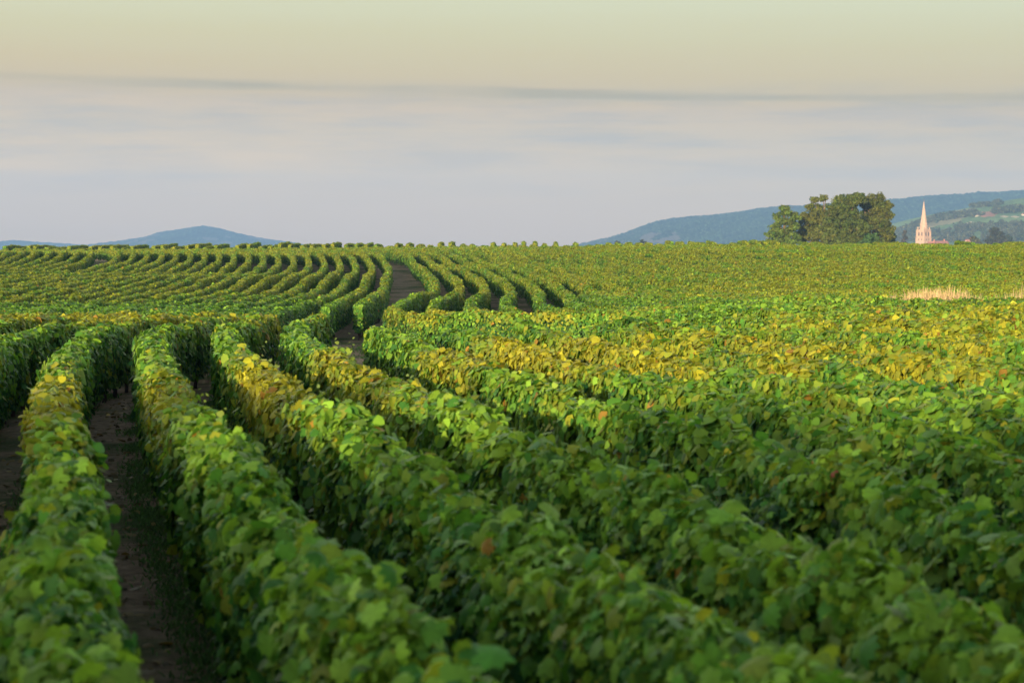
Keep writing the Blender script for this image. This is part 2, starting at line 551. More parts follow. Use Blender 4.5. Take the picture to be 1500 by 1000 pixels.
def make_row(path, label, group, idx, height=1.15, width=0.128, name="vine_row", cull=6.5, shoots=False, ntrunk=0, dens=1.0, ztop=None):
    """one vine row: leaves over a dense inner mass, all one foliage mesh; trunks as parts"""
    global N_LEAVES
    vis = visible(path, cull)
    if vis.sum() < 3:
        return None
    w = np.where(vis)[0]
    open0 = w[0] == 0; open1 = w[-1] == len(path) - 1
    path = path[w[0]:w[-1] + 1]
    r = np.random.default_rng(1000 + idx)
    seg = np.diff(path, axis=0)
    sl = np.linalg.norm(seg, axis=1)
    s0 = np.concatenate([[0], np.cumsum(sl)])
    tang = np.gradient(path, axis=0); tang /= np.linalg.norm(tang, axis=1, keepdims=True)
    dm = np.linalg.norm((path[1:] + path[:-1]) / 2, axis=1)
    pm = (path[1:] + path[:-1]) / 2
    inside = visible(pm, 1.2)
    cnt = r.poisson(leaf_density(dm) * sl * dens * np.where(inside, 1, 0.55))
    si = np.repeat(np.arange(len(seg)), cnt)
    f = r.random(len(si))
    P2 = path[si] + seg[si] * f[:, None]
    Tn = tang[si] * (1 - f[:, None]) + tang[si + 1] * f[:, None]
    s = s0[si] + sl[si] * f
    ends = []
    # leaves closing the two open ends
    for e, on in ((0, open0), (-1, open1)):
        if on:
            de = np.linalg.norm(path[e])
            ne = int(leaf_density(de) * 0.42 * dens)
            ends.append((np.full(ne, 0 if e == 0 else len(seg) - 1), e, ne))
    n = len(si)
    d = np.linalg.norm(P2, axis=1)
    side = r.choice([-1, 1, 0], size=n, p=[0.37, 0.37, 0.26])
    hw = width * (1 + 0.14 * (1 - sstep(28, 60, d))) * (1 + _hw(s, idx * 3.7 + side * 9.0))
    h = height + _ht(s, idx * 5.1, d)
    mid = sstep(11, 20, d)
    rz = r.random(n) ** 0.75
    z = np.where(side == 0, h, 0.20 + (h - 0.20) * rz)
    prof = 0.70 + 0.30 * sstep(0.2, 0.55, z) - 0.16 * sstep(h - 0.25, h + 0.02, z)
    off = np.where(side == 0, r.uniform(-1, 1, n) * hw * 0.78, side * hw * prof)
    z = np.where(side == 0, h - 0.05 * (off / hw) ** 2, z)
    off = off + r.normal(0, 0.035, n)
    z = z + r.normal(0, 0.045, n) * np.where(side == 0, 1.1, 0.6) * (1 - 0.45 * mid)
    Nn = np.stack([Tn[:, 1], -Tn[:, 0]], 1)
    XY = P2 + Nn * off[:, None]
    P3 = np.column_stack([XY, gz(XY[:, 0], XY[:, 1]) + z])
    rnd = r.normal(0, 1, (n, 3))
    sd_ = np.where(side == 0, np.sign(off) * 0.25, side)
    Nr = np.column_stack([Nn * sd_[:, None], np.where(side == 0, 0.9, 0.58 - 0.34 * mid)]) + rnd * (0.54 - 0.24 * mid)[:, None]
    Nr[:, 2] = np.where(side == 0, np.abs(Nr[:, 2]), Nr[:, 2])
    rnd2 = r.normal(0, 1, (n, 3))
    Tp = np.column_stack([Nn * (np.where(side == 0, np.sign(off), side) * 0.5)[:, None], np.full(n, -0.9)]) + rnd2 * (0.66 - 0.20 * mid)[:, None]
    zr = z / height
    A = [(P3, Nr, Tp, d, zr)]
    for seg_i, e, ne in ends:
        if ne < 1: continue
        tg = tang[e] * (-1 if e == 0 else 1)
        nn = np.array([tg[1], -tg[0]])
        of = r.uniform(-1, 1, ne) * width * 0.95
        zz = r.uniform(0.28, height, ne)
        xy = path[e] + tg * (0.02 + 0.09 * r.random(ne))[:, None] + nn * of[:, None]
        p3 = np.column_stack([xy, gz(xy[:, 0], xy[:, 1]) + zz])
        nr = np.column_stack([np.tile(tg, (ne, 1)), np.full(ne, 0.35)]) + r.normal(0, 0.4, (ne, 3))
        tp = np.column_stack([np.tile(tg * 0.4, (ne, 1)), np.full(ne, -0.9)]) + r.normal(0, 0.4, (ne, 3))
        A.append((p3, nr, tp, np.linalg.norm(xy, axis=1), zz / height))
    if shoots:                      # young shoots that stick out of the trimmed top
        m = (np.linalg.norm(path, axis=1) < 24)
        L_ = (sl * m[:-1]).sum()
        for _ in range(int(L_ * 1.7)):
            i = r.choice(np.where(m[:-1])[0])
            o = r.uniform(-1, 1) * width * 0.8
            nn = np.array([tang[i][1], -tang[i][0]])
            b = path[i] + nn * o
            hh = 0.07 + 0.30 * r.random() ** 1.8
            kk = int(3 + hh * 16)
            lean = r.normal(0, 0.35, 2)
            q = np.linspace(0, 1, kk)
            xy = b + lean * (q * hh)[:, None] + r.normal(0, 0.02, (kk, 2))
            zz = height + q * hh - 0.03
            p3 = np.column_stack([xy, gz(xy[:, 0], xy[:, 1]) + zz])
            nr = r.normal(0, 0.6, (kk, 3)); nr[:, 2] = np.abs(nr[:, 2]) + 0.3
            tp = r.normal(0, 0.7, (kk, 3)); tp[:, 2] -= 0.4
            A.append((p3, nr, tp, np.linalg.norm(xy, axis=1) + 2000 * q, np.ones(kk)))
    P3 = np.vstack([a[0] for a in A]); Nr = np.vstack([a[1] for a in A]); Tp = np.vstack([a[2] for a in A])
    d = np.concatenate([a[3] for a in A]); zr = np.concatenate([a[4] for a in A])
    tipf = np.clip((d // 2000) * 0 + np.where(d > 1000, (d - np.linalg.norm(P3[:, :2], axis=1)) / 2000, 0), 0, 1)
    d = np.linalg.norm(P3[:, :2], axis=1)
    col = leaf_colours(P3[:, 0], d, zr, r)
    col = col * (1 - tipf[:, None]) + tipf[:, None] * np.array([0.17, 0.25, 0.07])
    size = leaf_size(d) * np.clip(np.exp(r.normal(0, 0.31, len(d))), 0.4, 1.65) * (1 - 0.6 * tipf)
    N_LEAVES += len(d)
    vs, pq, ct, nb = [], {3: [], 4: []}, {3: [], 4: []}, 0
    lod = np.where(d < 13, 0, np.where(d < 44, 1, 2))
    for k_ in (0, 1, 2):
        mk = lod == k_
        if mk.any():
            v_, ps, cs = leaf_faces(P3[mk], Nr[mk], Tp[mk], size[mk], col[mk], k_)
            for p_, c_ in zip(ps, cs):
                pq[p_.shape[1]].append(p_ + nb); ct[p_.shape[1]].append(c_)
            vs.append(v_); nb += len(v_)
    # inner mass of the hedge
    stp = max(1, int(0.5 / max(sl.mean(), 0.05)))
    ci = np.unique(np.concatenate([np.arange(0, len(path), stp), [len(path) - 1]]))
    cp, ctg = path[ci].copy(), tang[ci]
    if len(ci) > 2:
        cp[0] += ctg[0] * 0.10; cp[-1] -= ctg[-1] * 0.10
    cn = np.column_stack([ctg[:, 1], -ctg[:, 0]])
    hs = height + _ht(s0[ci], idx * 5.1, np.linalg.norm(cp, axis=1))
    ws = width * (1 + 0.6 * _hw(s0[ci], idx * 3.7))
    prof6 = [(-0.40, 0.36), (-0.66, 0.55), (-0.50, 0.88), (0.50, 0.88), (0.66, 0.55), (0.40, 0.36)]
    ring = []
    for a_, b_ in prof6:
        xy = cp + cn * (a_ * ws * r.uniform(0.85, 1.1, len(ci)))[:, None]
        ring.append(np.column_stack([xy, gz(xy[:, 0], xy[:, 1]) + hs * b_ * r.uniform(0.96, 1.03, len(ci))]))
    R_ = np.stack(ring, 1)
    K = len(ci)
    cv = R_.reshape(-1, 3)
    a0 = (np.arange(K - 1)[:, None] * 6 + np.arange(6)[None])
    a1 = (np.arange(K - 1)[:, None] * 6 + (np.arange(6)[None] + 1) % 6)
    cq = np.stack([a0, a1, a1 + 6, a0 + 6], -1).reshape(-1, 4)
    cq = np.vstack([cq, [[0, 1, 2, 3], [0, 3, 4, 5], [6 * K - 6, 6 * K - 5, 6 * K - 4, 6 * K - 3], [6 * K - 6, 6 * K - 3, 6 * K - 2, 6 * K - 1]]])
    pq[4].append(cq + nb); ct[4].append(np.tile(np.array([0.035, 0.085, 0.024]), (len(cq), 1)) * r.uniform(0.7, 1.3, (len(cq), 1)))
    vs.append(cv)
    polys, cols = [], []
    for k_ in (3, 4):
        if pq[k_]:
            polys.append(np.vstack(pq[k_])); cols.append(np.vstack(ct[k_]))
    Vv = np.vstack(vs)
    mid = path[len(path) // 2]
    org = np.array([mid[0], mid[1], float(gz(mid[0], mid[1]))])
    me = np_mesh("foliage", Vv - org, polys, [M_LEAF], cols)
    root = empty(name, org)
    link_mesh("foliage", me, root)
    tag(root, label, "grapevines", group)
    # woody trunks, one a metre, where the foot of the row shows
    if ntrunk:
        dd_ = np.linalg.norm(path, axis=1)
        ok = np.where((dd_ > 6))[0]
        tot = 0; last = -9
        for i in ok if dd_[0] < dd_[-1] else ok[::-1]:
            if abs(s0[i] - last) < 0.95: continue
            last = s0[i]
            x, y = path[i]
            tp_ = TRUNKS[tot % len(TRUNKS)]
            o = link_mesh("trunk", tp_, root, (x - org[0], y - org[1], float(gz(x, y)) - org[2]))
            o.rotation_euler.z = math.atan2(tang[i][1], tang[i][0])
            tot += 1
            if tot >= ntrunk: break
    ROWS.append(root)
    return root


def trunk_mesh(seed):
    r = random.Random(seed)
    m = MB()
    p, rad = [], []
    x = y = 0
    for i in range(6):
        p.append((x, y, -0.05 + i * 0.13)); rad.append(0.038 - 0.003 * i + r.uniform(-.004, .005))
        x += r.uniform(-.025, .025); y += r.uniform(-.025, .025)
    m.tube(p, rad, 7)
    top = p[-1]
    for sgn in (-1, 1):
        m.tube([top, (top[0] + sgn * .15, top[1] + r.uniform(-.04, .04), top[2] + .06), (top[0] + sgn * .4, top[1] + r.uniform(-.05, .05), top[2] + .08)], [.022, .016, .010], 5)
    me = bpy.data.meshes.new("trunk"); me.from_pydata(m.v, [], m.f); me.materials.append(M_BARK); me.update()
    return me


TRUNKS = [trunk_mesh(i) for i in range(5)]

_ONES = "zeroth first second third fourth fifth sixth seventh eighth ninth tenth eleventh twelfth thirteenth fourteenth fifteenth sixteenth seventeenth eighteenth nineteenth".split()
_TENS = ["", "", "twent", "thirt", "fort", "fift", "sixt", "sevent", "eight", "ninet"]


def nth(n):
    if n < 20: return _ONES[n]
    if n >= 100: return "one hundred and " + nth(n - 100) if n > 100 else "hundredth"
    t, o = divmod(n, 10)
    return _TENS[t] + ("ieth" if o == 0 else "y-" + _ONES[o])


# ---- left family: rows run from the foreground, bend, and climb the far slope (X of row -2, then spacing)
LB = np.array([(3, 3.1), (6.4, 1.72), (8.1, 1.31), (9.6, .97), (11.9, .52), (13.9, .05), (16.8, -.63), (20, -1.3), (25, -2.35), (29, -3.15), (32, -3.5), (36, -3.65),
               (42, -3.9), (50, -4.45), (62, -5.0), (71, -5.2), (81, -5.4), (92, -5.9), (104, -6.6), (120, -7.4), (137, -8.6), (150, -9.9), (160, -11.4), (170, -13.4), (182, -16.2), (195, -19.6), (207, -23.5)])
LEND = 201.0
LW = np.array([(3, 1.10), (6, 1.07), (10, 1.06), (20, 1.10), (30, 1.05), (40, 1.0), (60, .95), (74, .92), (94, .97), (109, .98), (130, 1.03), (142, 1.08), (168, 1.13), (215, 1.2)])
FRONT_L = {1: "vine row left of the bare earth patch, its yellow topped bend the closest to it",
           2: "vine row with a bushy yellow bend, second to the left of the bare earth patch",
           3: "vine row with yellow bend just right of the broad dirt lane in the foreground",
           4: "vine row left of the broad dirt lane in the foreground, yellow topped at its bend"}
GL = "vine rows winding from the foreground up the far slope"
GR = "vine rows with hairpin bends right of the earth lane"
GF = "vine rows of the front block right of the bare earth patch"
GT = "vine row ends standing along the crest"


def left_row(n, d0, d1):
    dd = np.concatenate([np.arange(d0, min(d1, 60), 1.2), np.arange(max(d0, 60), d1, 3.0), [d1]])
    X = np.interp(dd, LB[:, 0], LB[:, 1]) - n * np.interp(dd, LW[:, 0], LW[:, 1])
    X = X.copy()
    for _ in range(2):
        X[1:-1] = 0.25 * X[:-2] + 0.5 * X[1:-1] + 0.25 * X[2:]
    return catmull(np.column_stack([X, dd]), 0.3)


ri = 0
for n in range(0, 31):
    lab = FRONT_L.get(n + 1)
    if n < 2:
        ri += 1
        make_row(left_row(n, 3, 39.5), lab, GL, ri, shoots=True, ntrunk=12)
        ri += 1
        lab2 = ["vine row with a blunt leafy end, bordering the left side of the bare earth lane",
                "vine row with a dark blunt end, second to the left of the bare earth lane"][n]
        make_row(left_row(n, 66 - 2 * n, LEND), lab2, "vine rows climbing the far slope left of the earth lane", ri, ntrunk=14 if n == 0 else 4)
    else:
        ri += 1
        if n == 19:      # a missing row: the wide dark gap under the crest
            make_row(left_row(n, 3, 118), "vine row that stops below the widest dark gap at upper left", GL, ri)
            continue
        d1 = LEND
        make_row(left_row(n, 3, d1), lab or f"vine row on the far slope, {nth(n + 1)} to the left of the bare earth lane", GL, ri, shoots=n < 6, ntrunk=26 if n < 5 else 0)

# ---- right family behind the lane: guides from crest (first point) down to the hairpin and round to the right
RG = {0: [(-25, 210), (-15, 187), (-8.9, 158), (-6.6, 137), (-4.2, 104), (-3.4, 86), (-3.8, 64), (-2.7, 55.5), (1, 52), (9, 50)],
      5: [(-17.5, 210), (-8.3, 187), (-2.8, 158), (-.4, 137), (1.65, 104), (2.25, 82), (2.2, 69), (3.3, 60.5), (6.5, 57), (14, 54.5)],
      10: [(-10, 210), (-1.5, 187), (3.2, 158), (5.2, 137), (6.9, 104), (9.0, 90), (12.3, 80.5), (17, 74), (25, 68), (35, 64)],
      35: [(20, 210), (28, 190), (33, 168), (37, 150), (41.5, 135), (47, 122), (53, 111), (60, 101), (68, 92), (77, 84)],
      60: [(49, 210), (57, 190), (62, 168), (66, 150), (70.5, 135), (76, 122), (82, 111), (89, 101), (97, 92), (106, 84)]}
_ks = sorted(RG)


def guide(k_):
    for a, b in zip(_ks[:-1], _ks[1:]):
        if k_ <= b:
            t = (k_ - a) / (b - a)
            return np.array(RG[a]) * (1 - t) + np.array(RG[b]) * t
    return np.array(RG[_ks[-1]])


made = 0
HAIR = {0: "vine row with the sharpest hairpin bend, bordering the right side of the bare earth lane",
        1: "vine row with hairpin bend, second to the right of the bare earth lane",
        2: "vine row with hairpin bend, third to the right of the bare earth lane",
        3: "vine row with soft yellow hairpin bend, fourth to the right of the bare earth lane"}
for k_ in range(0, 56):
    p = catmull(guide(k_), 0.3)
    ri += 1
    made += 1
    make_row(p, HAIR.get(k_, f"vine row on the far slope, {nth(made)} to the right of the bare earth lane"), GR, ri, ntrunk=30 if k_ < 5 else 0)
    # where the fan opens, a shorter row starts between two long ones
    g0, g1 = guide(k_), guide(k_ + 1)
    q0, q1 = catmull(g0, 0.3), catmull(g1, 0.3)
    gap = np.array([np.min(np.linalg.norm(q1[::4] - a, axis=1)) for a in q0])
    gap[q0[:, 1] > g0[5][1]] = 0
    wide = np.where(gap > 1.62)[0]
    for frac in ((0.5,) if gap.max() < 2.4 else (0.33, 0.67)):
        if len(wide) > 20:
            qm = catmull(guide(k_ + frac), 0.3)
            st = int(wide[0] / len(q0) * len(qm))
            if visible(qm[st:]).sum() > 12:
                ri += 1
                made += 1
                make_row(qm[st:], f"shorter vine row wedged into the fan, {nth(made)} to the right of the bare earth lane", GR, ri)

# ---- front block right of the lane
FG = {5: [(-2.2, 31.8), (-1.4, 28), (-.4, 22.3), (.45, 18.6), (1.15, 15.6), (1.75, 12.3), (2.25, 9.3), (2.7, 6.0), (3.1, 3)],
      8: [(1.4, 33), (2.0, 29), (2.9, 24.5), (3.7, 21), (4.5, 18), (5.3, 15), (6, 12), (6.7, 9), (7.3, 6)],
      16: [(4.8, 47), (6.8, 41.5), (9, 36), (11.3, 31), (13.8, 26.5), (16.3, 22.5), (19, 19), (22, 15.5), (25, 12)],
      23: [(12.5, 49), (14.5, 44.5), (17, 39.5), (19.5, 35.5), (22, 31.5), (25, 27.5), (28, 23.5), (31, 19.5), (34, 16)]}
fk = sorted(FG)
FRONT_R = {5: "vine row with a rounded green end, just right of the bare earth patch",
           6: "vine row with yellow top, second to the right of the bare earth patch",
           7: "vine row with yellow top, third to the right of the bare earth patch"}
for nj, j in enumerate([5, 6, 7, 8, 9.15, 10.3, 11.45, 12.6, 13.7, 14.8, 16, 17.1, 18.2, 19.3, 20.4, 21.5, 22.6]):
    for a, b in zip(fk[:-1], fk[1:]):
        if a <= j <= b:
            t = (j - a) / (b - a)
            gp = np.array(FG[a]) * (1 - t) + np.array(FG[b]) * t
            break
    ri += 1
    make_row(catmull(gp, 0.3), FRONT_R.get(j, f"vine row of the front block, {nth(nj + 1)} to the right of the bare earth patch"), GF, ri, shoots=True, width=0.13)

# ---- row ends on the skyline, beyond the crest track
xs = np.arange(-55, 62, 1.15)
cnt_t = 0
for i, x in enumerate(xs):
    h = random.choice([0.8, 0.95, 1.05, 1.1, 1.15, 1.15, 1.2, 1.28])
    h *= 0.94
    x += random.uniform(-.12, .12)
    if x > 31: h -= 0.25
    y0 = 216 + random.uniform(-1.5, 1.5)
    p = np.column_stack([x + 0.01 * (np.arange(0, 9, 0.4)), y0 + np.arange(0, 9, 0.4)])
    cnt_t += 1
    ri += 1
    make_row(p, f"stubby vine row end on the crest skyline, {nth(cnt_t)} from the left", GT, ri, height=h, width=0.17, name="vine_row", cull=0.3, dens=1.5)
print("rows", len(ROWS), "leaves", N_LEAVES)


# ------------------------------------------------------------------ trees
def cluster_leaves(centres, radii, n_per, size, base, var, r, flat=0.8):
    var = var * 0.8
    """leaf sized faces gathered in clumps"""
    n = len(centres)
    k_ = n * n_per
    c = np.repeat(centres, n_per, 0); rr = np.repeat(radii, n_per)
    v = r.normal(size=(k_, 3)); v /= np.linalg.norm(v, axis=1, keepdims=True)
    rad = rr * r.random(k_) ** 0.33
    P = c + v * rad[:, None] * np.array([1, 1, flat])
    Nr = v + r.normal(0, 0.55, (k_, 3)); Nr[:, 2] += 0.25
    Tp = r.normal(0, 1, (k_, 3)); Tp[:, 2] -= 0.6
    tint = np.repeat(r.normal(0, var, n), n_per) + r.normal(0, var, k_)
    hue = np.repeat(r.normal(0, 0.09, n), n_per)
    col = np.array(base) * np.exp(tint)[:, None] * np.column_stack([1 + hue, np.ones(k_), np.ones(k_)])
    return leaf_faces(P, Nr, Tp, size * r.uniform(0.6, 1.3, k_), col, 2)


def make_tree(name, label, x, y, blobs, base, bark, seed, group=None, unit=1.0, z0=None, dens=1.0, leaf=0.5, clump=1.0, trunk_r=0.4, cat="tree", branches=True, trunk_top=0.75, npc=34):
    """blobs: (dx, dy, z, rx, rz) crown lobes in metres from the foot"""
    r = np.random.default_rng(seed)
    gzv = float(gz(x, y)) if z0 is None else z0
    root = empty(name, (x, y, gzv))
    tag(root, label, cat, group)
    cs, rs = [], []
    for bx, by, bz, rx, rz_ in blobs:
        n = max(4, int(dens * 7.5 * (rx * rx * rz_) ** 0.72 / clump ** 1.6))
        v = r.normal(size=(n, 3)); v /= np.linalg.norm(v, axis=1, keepdims=True)
        f = r.uniform(0.55, 1.03, n)
        cs.append(np.array([bx, by, bz]) + v * f[:, None] * np.array([rx, rx, rz_]))
        rs.append(clump * r.uniform(0.55, 1.15, n))
    cs = np.vstack(cs); rs = np.concatenate(rs)
    ok = cs[:, 2] > 0.3
    v_, ps, cl = cluster_leaves(cs[ok], rs[ok], npc, leaf, base, 0.16, r)
    me = np_mesh("crown", v_, ps, [M_TREE], cl)
    link_mesh("crown", me, root)
    m = MB()
    H = max(b[2] + b[4] for b in blobs)
    t = [(0, 0, -0.5)]; rad = [trunk_r * 1.25]
    for i in range(1, 7):
        t.append((r.normal(0, .05 * H / 10) * i * .4, r.normal(0, .05 * H / 10) * i * .4, H * trunk_top * i / 6)); rad.append(trunk_r * (1 - i / 7.5))
    m.tube(t, rad, 8)
    if branches:
        for bx, by, bz, rx, rz_ in blobs:
            j = min(5, max(1, int(bz / H * 5)))
            a = Vector(t[j]); b = Vector((bx, by, bz))
            m.tube([a, a.lerp(b, .5) + Vector((0, 0, -0.2)), b], [trunk_r * .42, trunk_r * .28, trunk_r * .12], 6)
            for _ in range(3):
                q = b + Vector(r.normal(0, 1, 3)) * rx * 0.6
                m.tube([b, q], [trunk_r * .12, trunk_r * .04], 5)
    m.build("trunk", bark, root, smooth=True)
    return root


def px(x, y, d):
    """photo pixel at distance d -> (X, height above eye)"""
    return (x - 750) * d / F_PX, (HORIZ - y) * d / F_PX


def img_blobs(D, x0, zf, spec):
    o = []
    for ix, iy, rx, ry in spec:
        X, Z = px(ix, iy, D)
        o.append((X - x0, random.uniform(-.35, .35) * rx * D / F_PX, Z + EYE - zf, rx * D / F_PX, ry * D / F_PX))
    return o


TG = "clump of trees beyond the crest at right"
D = 420.0
zf = float(gz(70, D))
OLIVE = (0.100, 0.115, 0.018)
x0 = px(1149, 0, D)[0]
make_tree("broadleaf_tree", "open layered tree at the left end of the clump beyond the crest", x0, D,
          img_blobs(D, x0, zf, [(1148, 306, 8, 5), (1154, 313, 12, 4), (1139, 316, 8, 4), (1150, 324, 13, 5), (1164, 319, 8, 3), (1135, 330, 9, 4), (1160, 332, 11, 6), (1145, 340, 18, 8), (1132, 344, 12, 6), (1160, 350, 14, 10), (1140, 356, 18, 10), (1150, 372, 16, 9)]),
          (0.095, 0.145, 0.022), M_PALEBARK, 21, TG, leaf=0.36, npc=56, clump=0.72, dens=0.85)
x0 = px(1206, 0, D + 8)[0]
make_tree("broadleaf_tree", "ragged tree with bare trunk showing at its thin top, second from left in the clump", x0, D + 8,
          img_blobs(D + 8, x0, zf, [(1205, 289, 6, 4), (1191, 293, 6, 4), (1186, 303, 8, 6), (1199, 304, 8, 5), (1180, 316, 10, 5), (1195, 318, 16, 10), (1208, 322, 14, 14), (1178, 328, 13, 8), (1190, 340, 20, 12), (1172, 346, 13, 8), (1205, 346, 18, 12), (1190, 366, 22, 12)]),
          OLIVE, M_PALEBARK, 22, TG, leaf=0.36, npc=56, clump=0.75, dens=0.95, trunk_top=0.93)
x0 = px(1236, 0, D - 4)[0]
make_tree("broadleaf_tree", "broad dense tree in the middle of the clump beyond the crest", x0, D - 4,
          img_blobs(D - 4, x0, zf, [(1236, 298, 17, 11), (1252, 293, 14, 9), (1222, 308, 14, 10), (1218, 324, 12, 11), (1240, 316, 22, 16), (1232, 336, 24, 16), (1252, 336, 22, 16), (1220, 348, 16, 10), (1242, 362, 26, 16)]),
          (0.075, 0.102, 0.018), M_PALEBARK, 23, TG, leaf=0.36, npc=56, clump=0.8, dens=1.25)
x0 = px(1278, 0, D + 3)[0]
make_tree("broadleaf_tree", "tall domed tree at the right end of the clump beyond the crest", x0, D + 3,
          img_blobs(D + 3, x0, zf, [(1283, 290, 13, 7), (1268, 296, 12, 8), (1294, 300, 11, 8), (1258, 291, 9, 5), (1280, 309, 18, 11), (1298, 314, 9, 9), (1290, 328, 15, 12), (1272, 324, 14, 12), (1300, 334, 8, 9), (1292, 346, 14, 10), (1264, 338, 12, 12), (1280, 364, 24, 14)]),
          (0.088, 0.104, 0.018), M_PALEBARK, 24, TG, leaf=0.36, npc=56, clump=0.78, dens=1.15)
x0 = px(1276, 0, D - 12)[0]
make_tree("round_bush", "dark green round bush at the foot of the tall domed tree", x0, D - 12,
          img_blobs(D - 12, x0, zf, [(1276, 352, 10, 8), (1270, 362, 12, 9), (1282, 362, 10, 8)]), (0.05, 0.10, 0.03), M_BARK, 25, None, leaf=0.4, clump=0.6, cat="bush", trunk_r=.15)
x0 = px(1303, 0, D + 12)[0]
make_tree("round_bush", "dark bush at the far right foot of the clump of trees", x0, D + 12,
          img_blobs(D + 12, x0, zf, [(1302, 346, 8, 9), (1304, 358, 9, 10)]), (0.05, 0.09, 0.03), M_BARK, 26, None, leaf=0.4, clump=0.6, cat="bush", trunk_r=.15)


# ------------------------------------------------------------------ far hills
def hill(name, d0, d1, prof, xr, nxs, nds, colfn, rough_amp, rough_wl, seed, base=-32.0, peak=0.6):
    """a ridge: prof gives (photo x, photo y) of the skyline at depth d0+peak*(d1-d0)"""
    dp = d0 + peak * (d1 - d0)
    px_ = np.array([px(a, b, dp)[0] for a, b in prof]); pz_ = np.array([px(a, b, dp)[1] + EYE for a, b in prof])
    xs_ = np.linspace(xr[0], xr[1], nxs); ds_ = np.linspace(0, 1, nds)
    X, T = np.meshgrid(xs_, ds_)
    sk = np.interp(X, px_, pz_)
    up_ = np.where(T < peak, sstep(-0.15, peak * 1.02, T) * 0.55 + 0.45 * np.clip(T / peak, 0, 1), 1 - 0.8 * ((T - peak) / (1 - peak)) ** 2)
    up_ = np.where(T < 1e-6, 0, up_)
    Z = base + (sk - base) * up_
    w = Wob(seed, [(rough_wl * 8, 0.5), (rough_wl * 3, 0.35)], 2)
    r = np.random.default_rng(seed)
    edge = np.clip(np.minimum(X - xr[0], xr[1] - X) / 200, 0, 1)
    Z = Z + (w(X, T * (d1 - d0)) * rough_amp + r.normal(0, rough_amp * 0.45, Z.shape)) * sstep(0.05, 0.2, T) * (sk > base + 2)
    Y = d0 + T * (d1 - d0)
    V = np.stack([X.ravel(), Y.ravel(), Z.ravel()], 1)
    i_ = (np.arange(nds - 1)[:, None] * nxs + np.arange(nxs - 1)[None]).ravel()
    Q_ = np.stack([i_, i_ + 1, i_ + nxs + 1, i_ + nxs], 1)
    cen = V[Q_].mean(1)
    cols = colfn(cen, r)
    o = link_mesh(name, np_mesh(name, V, [Q_], [M_TINT], [cols]))
    tag(o, kind="structure")
    return o


_hn = Wob(41, [(260, 0.5), (90, 0.5)], 2)


def forest_cols(cen, r, tan=0.0):
    n = len(cen)
    c = np.array([0.045, 0.075, 0.032]) * np.exp(r.normal(0, 0.35, n))[:, None]
    c *= (1 + 0.25 * _hn(cen[:, 0], cen[:, 1]))[:, None]
    iy = HORIZ - (cen[:, 2] - EYE) * F_PX / cen[:, 1]
    q = _hn(cen[:, 0] * 1.3 + 500, cen[:, 1] * 0.4)
    m = (q > 0.62) & (iy > 341) & (iy < 356)
    return np.where(m[:, None], np.array([0.17, 0.15, 0.11]), c)


hill("hill_at_left", 5600, 7200, [(60, 372), (110, 362), (150, 356.5), (190, 351), (222, 346), (240, 339), (262, 336), (297, 330.5), (315, 333.5), (340, 340.5), (370, 347), (400, 351.8), (430, 355.5), (470, 364), (520, 380)],
     (-1640, -330), 330, 60, forest_cols, 2.0, 14, 51, base=-40)
hill("far_ridge", 6700, 7500, [(-260, 352), (-80, 350), (0, 354), (15, 352), (45, 353.5), (80, 356), (130, 359), (170, 364), (220, 375)],
     (-3100, -1250), 260, 30, forest_cols, 2.0, 16, 52, base=-45)
hill("wooded_hill", 3700, 5400, [(820, 366), (862, 355), (890, 349), (915, 342), (930, 336), (955, 326), (990, 319.5), (1010, 317), (1060, 313.5), (1100, 307), (1130, 303.5), (1180, 301), (1240, 296), (1310, 292.5), (1350, 287.5), (1400, 284.5), (1450, 281), (1500, 279.5), (1600, 277), (1800, 285)],
     (90, 1750), 480, 90, forest_cols, 2.2, 11, 53, base=-40)

# the nearer hillside of fields and hedges at the right edge
SKX = np.array([px(a, 0, 2500)[0] for a in (1200, 1290, 1330, 1370, 1400, 1430, 1460, 1500, 1600, 1800)])
SKZ = np.array([px(0, b, 2500)[1] + EYE for b in (372, 352, 338, 324, 313, 305, 301, 291, 276, 268)])


def hillside_z(X, Y):
    t = (np.asarray(Y, float) - 1500) / 1000
    sk = np.interp(X, SKX, SKZ)
    f = np.where(t < 1, np.clip(t, 0, 1) ** 0.9, 1 - 0.7 * (t - 1) ** 2)
    return -26 + (sk + 26) * f


def hill_hit(ix, iy):
    ds_ = np.linspace(1505, 2520, 900)
    X = (ix - 750) * ds_ / F_PX
    iyy = HORIZ - (hillside_z(X, ds_) - EYE) * F_PX / ds_
    k_ = np.argmax(iyy <= iy) if (iyy <= iy).any() else len(ds_) - 1
    return X[k_], ds_[k_]


hx = np.linspace(230, 1150, 170); hy = np.linspace(1500, 3150, 120)
X, Y = np.meshgrid(hx, hy)
Z = hillside_z(X, Y)
V = np.stack([X.ravel(), Y.ravel(), Z.ravel()], 1)
i_ = (np.arange(len(hy) - 1)[:, None] * len(hx) + np.arange(len(hx) - 1)[None]).ravel()
Q_ = np.stack([i_, i_ + 1, i_ + len(hx) + 1, i_ + len(hx)], 1)
cen = V[Q_].mean(1)
fx = 750 + cen[:, 0] * F_PX / cen[:, 1]; fy = HORIZ - (cen[:, 2] - EYE) * F_PX / cen[:, 1]
fn = Wob(61, [(300, 0.5), (120, 0.4)], 2)(cen[:, 0], cen[:, 1] * 0.6)
c = np.where((fn > 0.1)[:, None], np.array([0.19, 0.27, 0.10]), np.array([0.15, 0.225, 0.085]))
c = np.where((fn < -0.55)[:, None], np.array([0.30, 0.27, 0.14]), c)
c = np.where(((fx > 1436) & (fx < 1456) & (fy > 309.5) & (fy < 318))[:, None], np.array([0.42, 0.22, 0.14]), c)
